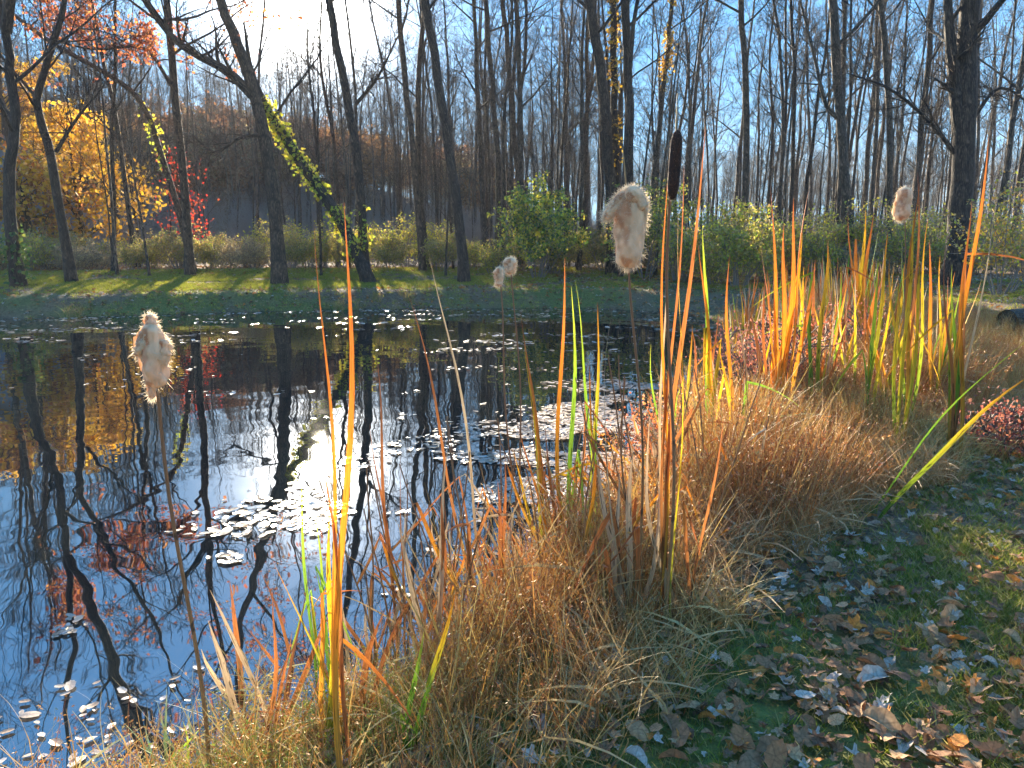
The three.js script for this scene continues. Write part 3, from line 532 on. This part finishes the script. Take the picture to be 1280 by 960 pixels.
// ---------------------------------------------------------------- dry grass and weeds along the near shore
{
  const r = rng(131), GOLD = [[0.64, 0.33, 0.07], [0.54, 0.25, 0.06], [0.66, 0.42, 0.13], [0.4, 0.18, 0.06], [0.58, 0.24, 0.05]], RUST = [[0.52, 0.2, 0.06], [0.6, 0.28, 0.08], [0.4, 0.14, 0.06], [0.62, 0.36, 0.12]];
  function stems(seed, n, H, arch, w, cols, flakes, fc) {
    const q = rng(seed), mb = new MB(true);
    for (let k = 0; k < n; k++) {
      const a = q() * 6.28, b = V(Math.cos(a), 0, Math.sin(a)).multiplyScalar(0.16 * Math.sqrt(q())), d = V(rr(-0.5, 0.5, q), 1, rr(-0.5, 0.5, q)).normalize(), h = H * rr(0.45, 1.15, q), pts = [b.clone()], bow = V(rr(-1, 1, q), rr(-0.8, 0, q), rr(-1, 1, q)).multiplyScalar(arch), c = cols[Math.floor(q() * cols.length)];
      const cur = b.clone(); for (let s = 1; s <= 5; s++) { d.addScaledVector(bow, 0.22).normalize(); cur.addScaledVector(d, h / 5); if (cur.y < 0.01) cur.y = 0.01; pts.push(cur.clone()); }
      mb.strip(pts, w * (q() < 0.2 ? rr(1.6, 3, q) : rr(0.9, 1.5, q)), rdir(q), c);
      for (let e = 0; e < flakes; e++) { const p = pts[2 + Math.floor(q() * 4)].clone().add(rdir(q).multiplyScalar(0.02)); mb.leaf(p, rdir(q), rdir(q), rr(0.012, 0.03, q), rr(0.005, 0.012, q), fc[Math.floor(q() * fc.length)]); }
    }
    return mb.geo();
  }
  const kindsG = [stems(1, 22, 0.66, 0.28, 0.0038, GOLD, 2, GOLD), stems(2, 20, 0.48, 0.9, 0.003, GOLD, 1, GOLD), stems(3, 16, 0.52, 0.4, 0.0032, RUST, 9, RUST), stems(4, 14, 0.7, 1.5, 0.0065, [[0.62, 0.42, 0.18], [0.54, 0.32, 0.11], [0.66, 0.48, 0.24]], 0, GOLD), stems(5, 18, 0.4, 0.6, 0.003, [[0.3, 0.33, 0.06], [0.4, 0.34, 0.08], [0.45, 0.3, 0.1]], 6, [[0.4, 0.4, 0.06], [0.5, 0.36, 0.08], [0.3, 0.34, 0.06]])];
  const names = ['tall_dry_grass', 'arching_dry_grass', 'rusty_weeds', 'fallen_straw', 'green_weeds'], lab = ['tall golden dry grass along the near shore', 'arching dry grass along the near shore', 'rust-coloured seeding weeds among the reeds', 'flattened straw lying along the shore', 'low yellow-green weeds at the foot of the reeds'];
  const ms = [[], [], [], [], []], mc = [[], [], [], [], []];
  for (let n = 0; n < 46000; n++) {
    const x = rr(-2, 9, r), f = rr(1.5, 17, r), s = shore(x, f), edge = 1.5 + 0.8 * sst(f, 3.4, 5.6) + (fbm(x * 1.3, f * 1.3, 3) - 0.45) * 1.2 + 3.2 * sst(f, 6, 9.5);
    if (s < -0.35 || s > edge || f < 1.5) continue;
    if (x < -0.2 && s < 0.05 && r() < 0.6) continue;
    const wet = x < 1.6 && s < 0.4; if (wet && r() < 0.78) continue; if (s > 2.6 && r() < 0.55) continue;
    const lumpy = fbm(x * 2.1 + 60, f * 2.1, 3); if (r() < 0.8 - lumpy * 1.1) continue;
    const near = x < -0.25 && f < 3.2; let q = r(), k = q < 0.38 ? 0 : q < 0.6 ? 1 : q < 0.9 ? 2 : 3; if (near) k = q < 0.45 ? 4 : q < 0.7 ? 1 : q < 0.85 ? 2 : 3; if (s > edge - 0.3) k = q < 0.6 ? 3 : 1;
    const tall = near ? 0.6 : wet ? rr(0.3, 0.75, r) : s > 2.4 ? 0.6 : s > edge - 0.35 ? 0.62 : (0.35 + 1.35 * lumpy) * (s > 0.8 && f < 7 ? 0.78 : 1); const tn = rr(0.6, 1.1, r), hue = fbm(x * 1.7 + 11, f * 1.7 + 80, 3) - 0.45; mc[k].push(lin(tn * (1 + 0.3 * hue), tn * (1 - 0.35 * Math.max(0, hue) + 0.5 * Math.max(0, -hue)), tn));
    ms[k].push(mtx(x, Math.max(height(x, f, s), WATER - 0.05) - 0.01, -f, r() * 6.28, tall * rr(0.65, 1.2, r)));
  }
  ms.forEach((m, k) => stuff(names[k], kindsG[k], M.straw, m, mc[k], lab[k]));
}

// ---------------------------------------------------------------- cattails
function bladePts(a, b, bow, n = 14) { const m = a.clone().lerp(b, 0.55).add(bow), c = new THREE.QuadraticBezierCurve3(a, m, b), L = a.distanceTo(b), ph = noise(b.x * 91, b.y * 17) * 9; return c.getPoints(n).map((p, k) => { const t = k / n; p.x += Math.sin(t * 5 + ph) * 0.014 * L * t * (1 - t) * 4; p.z += Math.sin(t * 4 + ph * 2) * 0.016 * L * t * (1 - t) * 4; return p; }); }
function kinked(pts, r) {   // a blade snapped over near its tip
  const n = pts.length - 1, k0 = Math.floor(n * rr(0.62, 0.85, r)), d = V(rr(-1, 1, r), rr(-1.2, 0.1, r), rr(-0.6, 0.6, r)).normalize(), st = pts[1].distanceTo(pts[0]);
  for (let k = k0 + 1; k <= n; k++) { d.y -= 0.12; d.normalize(); pts[k] = pts[k - 1].clone().addScaledVector(d, st); } return pts;
}
function bladeGeo(pts, w, face) { const n = pts.length - 1, mb = new MB(); mb.ribbon(pts, pts.map((_, k) => { const t = k / n; return w * (t < 0.1 ? 0.7 + 3 * t : 1) * Math.max(0.04, 1 - Math.max(0, (t - 0.55) / 0.45) ** 1.6); }), face, 0.18, undefined, (noise(pts[n].x * 37, pts[n].y * 53) - 0.5) * 3.4); return mb.geo(); }
function headGeo(L, rad, lump, seed, lobes = []) {   // seed head as a lumpy spindle, axis y, top at 0
  const r = rng(seed), parts = [];
  const body = (c, len, rd, ax, lp) => {
    const g = new THREE.SphereGeometry(1, 28, 26), p = g.attributes.position, q = new THREE.Quaternion().setFromUnitVectors(V(0, 1, 0), ax.clone().normalize()), v = V();
    for (let i = 0; i < p.count; i++) {
      v.fromBufferAttribute(p, i); const y = v.y, ring = Math.pow(Math.max(0, 1 - Math.abs(y) ** 5), 0.5), a = Math.atan2(v.z, v.x), h = Math.hypot(v.x, v.z) || 1;
      const k = ring * rd * (1 + lp * (fbm(a * 1.3 + seed + 9, y * 2.4 + 5, 3) - 0.45) * 2.2);
      v.set(v.x / h * k, y * len / 2, v.z / h * k); if (Math.abs(y) > 0.999) v.x = v.z = 0; v.applyQuaternion(q).add(c); p.setXYZ(i, v.x, v.y, v.z);
    }
    g.computeVertexNormals(); return g;
  };
  parts.push(body(V(0, -L / 2, 0), L, rad, V(0.04, 1, 0), lump));
  for (const [x, y, z, len, rd, ax, ay, az] of lobes) parts.push(body(V(x, y, z), len, rd, V(ax, ay, az), lump * 1.2));
  return mergeGeometries(parts);
}
function fuzzGeo(g, n, len, seed) {
  const r = rng(seed), p = g.attributes.position, nn = g.attributes.normal, mb = new MB();
  for (let k = 0; k < n; k++) { const i = Math.floor(r() * p.count), b = V().fromBufferAttribute(p, i).add(rdir(r).multiplyScalar(0.004)), d = V().fromBufferAttribute(nn, i).add(rdir(r).multiplyScalar(0.7)).normalize(); mb.strip([b, b.clone().addScaledVector(d, len * rr(0.4, 1.2, r) * (r() < 0.1 ? 1.5 : 1)).add(V(0, -len * 0.2, 0))], 0.0011, rdir(r)); }
  return mb.geo();
}
function cattail(o) {
  const q = at(o.base[0], o.base[1], o.base[2]), s = shore(q.x, o.base[2]), base = V(q.x, Math.max(height(q.x, o.base[2], s), WATER - 0.3) - 0.03, -o.base[2]);
  const g = thing(o.name ?? 'cattail_clump', o.label, o.cat ?? 'cattail', base, o.group), r = rng(o.seed ?? Math.round(q.x * 1000) + 7);
  (o.leaves ?? []).forEach(([px, py, w, m, d, bx = 0, bz = 0], i) => {
    const tip = at(px, py, d ?? o.base[2] + rr(-0.12, 0.12, r)).sub(base), a = V(rr(-0.04, 0.04, r) * (o.spread ?? 1), 0, rr(-0.04, 0.04, r) * (o.spread ?? 1));
    let bp = bladePts(a, tip, V(bx + rr(-0.04, 0.04, r), 0, bz + rr(-0.05, 0.05, r))); if (i > 0 && !o.straight && r() < 0.4) bp = kinked(bp, r);
    part('leaf', bladeGeo(bp, w * 0.8, V(rr(-0.5, 0.5, r), 0.1, 1).normalize()), m, g);
  });
  for (const h of o.heads ?? []) {
    const tp = at(h.px[0], h.px[1], h.d).sub(base), mid = V(h.bx ?? 0, 0, 0), pts = bladePts(V(rr(-0.02, 0.02, r), 0, rr(-0.02, 0.02, r)), tp, mid), mb = new MB();
    mb.tube(pts, pts.map((_, k) => 0.006 * (1 - 0.35 * k / 14) * (h.thick ?? 1)), 6); if (h.spike) mb.tube([tp.clone().add(V(0, -0.02, 0)), tp.clone().add(V(h.spike[0] / 2, h.spike[1] / 2, 0)), tp.clone().add(V(...h.spike, 0))], [0.0035, 0.0025, 0.0015], 5);
    part('stalk', mb.geo(), M.stalk, g);
    const hg = headGeo(h.len, h.rad, h.lump ?? 0.02, h.seed ?? 3, h.lobes), hd = part('seed_head', hg, h.dark ? M.headDark : M.fluff, g); hd.position.copy(tp).add(V(0, 0.01, 0)); if (h.tilt) hd.rotation.z = h.tilt;
    part('fuzz', fuzzGeo(hg, h.fuzz ?? 900, h.fuzzLen ?? 0.012, 5), h.dark ? M.stalk : M.fuzz, hd);
  }
  return g;
}
const { bOrange: O, bYellow: Y, bGreen: G, bMixed: X, bBrown: B, bTan: T_, bBlue: U } = M;
cattail({ base: [806, 640, 3.0], label: 'cattail with a large burst cream seed head and a dry stalk', seed: 2, heads: [{ px: [784, 243], d: 2.75, len: 0.27, rad: 0.052, lump: 0.28, seed: 4, fuzz: 5200, fuzzLen: 0.018, spike: [-0.02, 0.16], tilt: 0.06, lobes: [[-0.045, -0.045, 0.01, 0.12, 0.022, 0.9, 1, 0], [0.025, -0.03, 0.02, 0.1, 0.03, -0.5, 0.6, 0.2], [0.045, -0.085, 0, 0.11, 0.02, 0.05, 1, 0]] }], leaves: [[768, 380, 0.014, T_, 2.8, -0.2]] });
cattail({ base: [834, 690, 2.95], label: 'cattail with an intact dark brown seed head between rust leaves', straight: true, seed: 3, heads: [{ px: [845, 166], d: 2.72, len: 0.235, rad: 0.021, dark: true, fuzz: 500, fuzzLen: 0.006, spike: [0.0, 0.13], thick: 1.2 }], leaves: [[882, 158, 0.024, B, 2.7, -0.05], [855, 208, 0.015, B, 2.8], [836, 206, 0.014, O, 2.75], [848, 260, 0.012, Y, 2.7], [834, 252, 0.02, T_, 2.85]] });
cattail({ base: [268, 968, 2.25], label: 'cattail with a ragged grey-brown seed head over the open water', seed: 5, heads: [{ px: [189, 408], d: 2.15, len: 0.19, rad: 0.037, lump: 0.55, seed: 8, fuzz: 1800, fuzzLen: 0.014, thick: 1.3, spike: [0.0, 0.01], lobes: [[-0.022, -0.06, 0.01, 0.08, 0.022, 0.4, 1, 0], [0.028, -0.085, 0, 0.08, 0.02, 0.3, 1, 0], [-0.014, -0.19, 0, 0.06, 0.012, 0.1, 1, 0], [0, 0.0, 0, 0.05, 0.016, 0, 1, 0]] }], leaves: [[240, 840, 0.012, B, 2.3], [330, 860, 0.01, B, 2.2]] });
cattail({ base: [655, 600, 4.4], label: 'pair of small burst cattail heads above the middle of the pond', seed: 6, heads: [{ px: [624, 336], d: 4.3, len: 0.11, rad: 0.028, lump: 0.5, seed: 12, fuzz: 700, fuzzLen: 0.016 }, { px: [638, 324], d: 4.5, len: 0.1, rad: 0.038, lump: 0.5, seed: 15, fuzz: 900, fuzzLen: 0.016 }], leaves: [] });
cattail({ base: [1138, 480, 6.2], label: 'burst cattail head among the right-hand reeds', seed: 9, heads: [{ px: [1130, 236], d: 6.2, len: 0.26, rad: 0.06, lump: 0.4, seed: 21, fuzz: 1000, fuzzLen: 0.025 }], leaves: [[1147, 215, 0.03, B], [1160, 272, 0.035, X], [1128, 300, 0.03, G], [1139, 290, 0.03, Y], [1112, 320, 0.03, X]] });
cattail({ base: [430, 970, 1.98], label: 'tall pair of orange cattail blades crossing the sun glint', straight: true, seed: 10, leaves: [[430, 253, 0.021, O, 1.85, -0.01], [392, 266, 0.019, O, 2.0, 0.0], [401, 560, 0.016, B, 2.0]] });
cattail({ base: [420, 930, 2.25], label: 'short fan of yellow cattail blades below the sun glint', seed: 14, leaves: [[412, 640, 0.024, Y], [427, 655, 0.024, Y], [403, 690, 0.02, O], [437, 690, 0.02, O], [420, 680, 0.024, Y], [340, 700, 0.016, X, 2.3, 0.05]] });
cattail({ base: [408, 880, 2.7], label: 'slim green cattail blades at the edge of the open water', seed: 16, leaves: [[376, 590, 0.016, G], [362, 650, 0.014, G], [392, 640, 0.016, G], [298, 542, 0.012, G, 2.6, 0.28], [385, 700, 0.014, X]] });
cattail({ base: [512, 935, 2.2], label: 'low bright green and yellow blades in the dry grass', seed: 17, leaves: [[569, 742, 0.024, X, 2.2, -0.02], [530, 790, 0.022, G], [545, 830, 0.02, G], [492, 850, 0.016, G]] });
cattail({ base: [692, 690, 4.1], label: 'orange and yellow cattail blades below the small burst heads', seed: 18, leaves: [[650, 380, 0.034, O], [655, 430, 0.03, Y], [664, 470, 0.03, B], [645, 520, 0.03, O], [640, 560, 0.026, Y], [680, 520, 0.026, B]] });
cattail({ base: [716, 660, 4.3], label: 'arching orange-tipped green blades in mid pond view', seed: 19, leaves: [[706, 322, 0.03, O, 4.3, -0.06], [714, 358, 0.032, G, 4.3, 0.02], [744, 440, 0.026, G, 4.2, -0.1], [722, 372, 0.02, B, 4.1, 0.12], [690, 520, 0.026, Y]] });
cattail({ base: [744, 700, 4.2], label: 'upright vivid green blades left of the cream seed head', seed: 20, leaves: [[719, 350, 0.026, G, 4.2, 0.06], [747, 378, 0.03, X, 4.2, -0.02], [729, 380, 0.014, O, 4.1, 0.1], [742, 470, 0.026, G], [752, 500, 0.024, Y], [736, 540, 0.024, G]] });
cattail({ base: [896, 560, 5.8], label: 'yellow-green blades just right of the dark seed head', seed: 22, leaves: [[878, 280, 0.04, G], [886, 312, 0.045, Y], [872, 300, 0.035, O], [905, 380, 0.036, X], [912, 410, 0.034, Y]] });
cattail({ base: [918, 600, 5.4], label: 'loose orange and olive blades beside the yellow-green ones', seed: 23, leaves: [[912, 320, 0.03, O], [940, 395, 0.032, G], [898, 430, 0.03, Y], [926, 440, 0.028, B], [905, 470, 0.03, O]] });
cattail({ base: [974, 505, 6.6], label: 'bright orange fan of cattail blades at the pond corner', straight: true, seed: 24, spread: 2, leaves: [[963, 232, 0.055, O], [992, 248, 0.055, O], [1012, 232, 0.05, O], [980, 280, 0.055, O], [1003, 290, 0.05, Y], [935, 380, 0.045, B], [1020, 330, 0.045, O], [951, 310, 0.04, O]] });
cattail({ base: [1016, 520, 6.9], label: 'green and gold blades right of the orange fan', seed: 25, leaves: [[1035, 300, 0.045, X], [1022, 268, 0.04, G], [1045, 360, 0.04, Y], [1008, 360, 0.04, G], [1060, 400, 0.035, B]] });
cattail({ base: [1078, 400, 10], label: 'small golden fan of blades standing far back by the path', seed: 26, spread: 2, leaves: [[1060, 262, 0.06, O], [1070, 258, 0.06, O], [1082, 262, 0.06, Y], [1092, 266, 0.06, O], [1100, 280, 0.05, G], [1050, 285, 0.05, B]] });
cattail({ base: [1092, 490, 6.4], label: 'green blades with orange tips left of the burst reed head', seed: 27, leaves: [[1110, 290, 0.04, X], [1098, 320, 0.04, G], [1082, 340, 0.035, O], [1070, 380, 0.034, G], [1118, 330, 0.04, Y]] });
cattail({ base: [1128, 500, 5.6], label: 'narrow yellow spear of blades before the burst reed head', seed: 28, leaves: [[1150, 228, 0.036, O], [1142, 262, 0.036, Y], [1160, 262, 0.03, Y], [1122, 340, 0.03, X]] });
cattail({ base: [1200, 490, 5.4], label: 'tall rust and gold blades in front of the thick forked tree', seed: 29, leaves: [[1236, 172, 0.036, O], [1228, 210, 0.034, B], [1215, 250, 0.034, O], [1206, 280, 0.03, X], [1190, 330, 0.034, G], [1182, 310, 0.03, B], [1247, 240, 0.024, T_]] });
cattail({ base: [1172, 460, 7], label: 'short gold blades behind the tall rust and gold ones', seed: 30, leaves: [[1162, 300, 0.045, O], [1175, 320, 0.045, Y], [1185, 345, 0.04, O]] });
cattail({ base: [1098, 560, 4.4], label: 'single long green-gold blade bowed over towards the lawn', seed: 31, leaves: [[1300, 462, 0.032, X, 3.9, -0.15, 0], [1290, 420, 0.012, G, 4.2, -0.2]] });
cattail({ base: [612, 760, 3.4], name: 'dry_reed', cat: 'reed', label: 'two tall thin brown reed stalks leaning left over the pond', seed: 32, leaves: [[512, 372, 0.016, B, 3.4, 0.05], [536, 318, 0.016, T_, 3.4, 0.05], [548, 480, 0.016, B, 3.4]] });
cattail({ base: [492, 700, 3.5], name: 'dry_reed', cat: 'reed', label: 'reddish broken reed stalks near the sun glint', seed: 33, leaves: [[472, 452, 0.02, B, 3.5], [462, 530, 0.014, B, 3.5], [500, 560, 0.01, B, 3.5]] });
cattail({ base: [778, 856, 3.0], name: 'dry_reed', cat: 'reed', label: 'thick bundle of dead tan reed leaves below the cream seed head', seed: 34, leaves: [[746, 560, 0.03, T_], [762, 520, 0.03, B], [775, 590, 0.035, T_], [792, 560, 0.035, T_], [768, 640, 0.04, T_], [800, 600, 0.03, B], [752, 650, 0.03, B], [822, 600, 0.028, T_, 3, 0.1]] });
cattail({ base: [538, 850, 2.75], name: 'dry_reed', cat: 'reed', label: 'folded dead tan reed leaf beside the floating leaf mat', seed: 35, leaves: [[498, 655, 0.034, T_], [560, 560, 0.026, T_], [552, 620, 0.03, B], [612, 900, 0.02, T_, 2.2, -0.1]] });
cattail({ base: [632, 820, 3.3], name: 'dry_reed', cat: 'reed', label: 'cluster of short brown reed stubs in front of the leaf mat', seed: 36, leaves: [[622, 600, 0.03, B], [640, 640, 0.026, T_], [606, 660, 0.024, B], [655, 560, 0.026, T_], [630, 560, 0.022, B]] });
cattail({ base: [858, 800, 3.05], name: 'dry_reed', cat: 'reed', label: 'crossed dead stalks at the foot of the dark seed head', seed: 37, leaves: [[812, 520, 0.02, T_, 3, -0.1], [905, 520, 0.016, B], [840, 560, 0.02, B], [895, 690, 0.02, T_, 2.8]] });
cattail({ base: [215, 965, 2.6], straight: true, name: 'sedge_clump', cat: 'sedge', label: 'blue-green sedge clump at the corner of the open water', seed: 38, spread: 2.5, leaves: [[208, 858, 0.016, U, 2.5, 0.02], [172, 890, 0.014, U, 2.5, 0.02], [160, 925, 0.012, U, 2.4], [235, 884, 0.014, U, 2.4], [196, 876, 0.012, U, 2.3], [180, 905, 0.014, U], [228, 900, 0.012, G], [250, 910, 0.012, G], [150, 900, 0.01, U]] });
{ // more reeds standing along the right-hand shore, and dead stubs among the grass
  const r = rng(171); let n = 0, g = 0;
  while (n < 84 && g++ < 5000) {
    const x = rr(1.2, 7.5, r), f = rr(6.5, 16, r), s = shore(x, f); if (s < -0.3 || s > 2.2) continue; n++;
    const gr = thing('reed_clump', 'thin clump of green, gold and brown reed blades on the right-hand shore', 'reed', V(x, height(x, f, s) - 0.03, -f), 'reed clumps scattered along the right-hand shore');
    for (let k = 0; k < 5; k++) part('leaf', bladeGeo(bladePts(V(rr(-0.08, 0.08, r), 0, rr(-0.08, 0.08, r)), V(rr(-0.25, 0.25, r), rr(0.7, 1.5, r), rr(-0.2, 0.2, r)), V(rr(-0.12, 0.12, r), 0, rr(-0.1, 0.1, r)), 9), rr(0.02, 0.036, r), V(rr(-0.5, 0.5, r), 0.1, 1).normalize()), [O, Y, G, X, B, B, T_, T_][Math.floor(r() * 8)], gr);
  }
  n = 0; g = 0;
  while (n < 64 && g++ < 4000) {
    const x = rr(-1.2, 4, r), f = rr(2.3, 9, r), s = shore(x, f); if (s < -0.5 || s > 0.9) continue; n++;
    const gr = thing('reed_stub', 'broken dead brown reed stub among the dry grass', 'reed', V(x, Math.max(height(x, f, s), WATER - 0.3) - 0.03, -f), 'broken reed stubs among the dry grass');
    for (let k = 0; k < 3; k++) part('leaf', bladeGeo(bladePts(V(rr(-0.04, 0.04, r), 0, rr(-0.04, 0.04, r)), V(rr(-0.25, 0.25, r), rr(0.25, 0.75, r), rr(-0.2, 0.2, r)), V(rr(-0.06, 0.06, r), 0, 0), 7), rr(0.012, 0.026, r), V(rr(-0.5, 0.5, r), 0.1, 1).normalize()), [B, T_, B][k], gr);
  }
}
{ // tall dead stalks standing in front of the open water
  const r = rng(191); let n = 0, g = 0;
  while (n < 56 && g++ < 5000) {
    const px = rr(440, 930, r), f = rr(2.7, 5.2, r), x = at(px, 700, f).x, s = shore(x, f); if (s < -0.7 || s > 1.1) continue; n++;
    const gr = thing('dead_reed', 'tall bare dead reed stalk with a withered leaf before the open water', 'reed', V(x, Math.max(height(x, f, s), WATER - 0.3) - 0.03, -f), 'tall dead reed stalks before the open water'), tip = V(rr(-0.3, 0.25, r), rr(0.6, 1.25, r), rr(-0.15, 0.15, r)), pts = bladePts(V(0, 0, 0), tip, V(rr(-0.05, 0.05, r), 0, 0), 9), mb = new MB();
    mb.tube(pts, pts.map((_, k) => 0.0055 - 0.0003 * k), 6); part('stalk', mb.geo(), M.stalk, gr);
    for (let k = 0; k < 2; k++) { const b = pts[1 + Math.floor(r() * 4)]; part('leaf', bladeGeo(kinked(bladePts(b.clone(), b.clone().add(V(rr(-0.35, 0.35, r), rr(0.2, 0.55, r), rr(-0.2, 0.2, r))), V(0, 0, 0), 9), r), rr(0.008, 0.018, r), V(rr(-0.5, 0.5, r), 0.1, 1).normalize()), [B, T_, O, B][Math.floor(r() * 4)], gr); }
  }
}
// red-leaved shrubs among the reeds
{
  const spots = [['coral red leaf sprays low over the water behind the dark cattail', [850, 520, 6.6], 0.75, RED.concat([[0.6, 0.22, 0.12]])], ['pinkish red bush inside the orange cattail fan', [985, 430, 7.6], 1.0, [[0.6, 0.22, 0.12], [0.55, 0.16, 0.1], [0.62, 0.3, 0.16]]], ['dull red bush left of the orange cattail fan', [930, 400, 8.6], 1.05, [[0.4, 0.12, 0.1], [0.48, 0.18, 0.12]]], ['maroon bush at the right-hand end of the reeds', [1285, 480, 5.8], 0.5, [[0.36, 0.1, 0.07], [0.42, 0.16, 0.09]]], ['red weed behind the tall rust and gold blades', [1060, 430, 9], 0.95, [[0.4, 0.12, 0.08], [0.36, 0.2, 0.1]]]];
  spots.forEach(([label, b, H, cols], k) => {
    const q = at(...b), f = b[2], gs = shrubGeo(210 + k, H, H * 0.9, cols, 4, 0.032), y = Math.max(height(q.x, f), WATER - 0.2), g = thing('red_shrub', label, 'shrub', V(q.x, y, -f));
    part('stems', gs[0], M.twig, g); part('foliage', gs[1], M.leafVC, g);
  });
}
{ // the end of a log at the right-hand path
  const q = at(1283, 356, 13), g = thing('fallen_log', 'dark log lying beside the leaf-covered path', 'log', V(q.x, height(q.x, 13) + 0.12, -13)), mb = new MB(), pts = [], rad = [];
  for (let k = 0; k <= 10; k++) { pts.push(V(-0.25 + k * 0.28, 0.03 * Math.sin(k), -k * 0.05)); rad.push(0.24 + 0.03 * noise(k * 0.8, 3)); }
  mb.tube(pts, rad, 14); part('bark', mb.geo(), M.barkDark, g);
  const c = new THREE.CylinderGeometry(0.235, 0.235, 0.02, 20); c.rotateZ(Math.PI / 2); c.translate(-0.252, 0, 0); part('cut_end', c, M.barkBrown, g);
}
scene.fog = new THREE.FogExp2(new THREE.Color(1, 0.95, 0.88), 0.0005);
renderer.render(scene, camera);
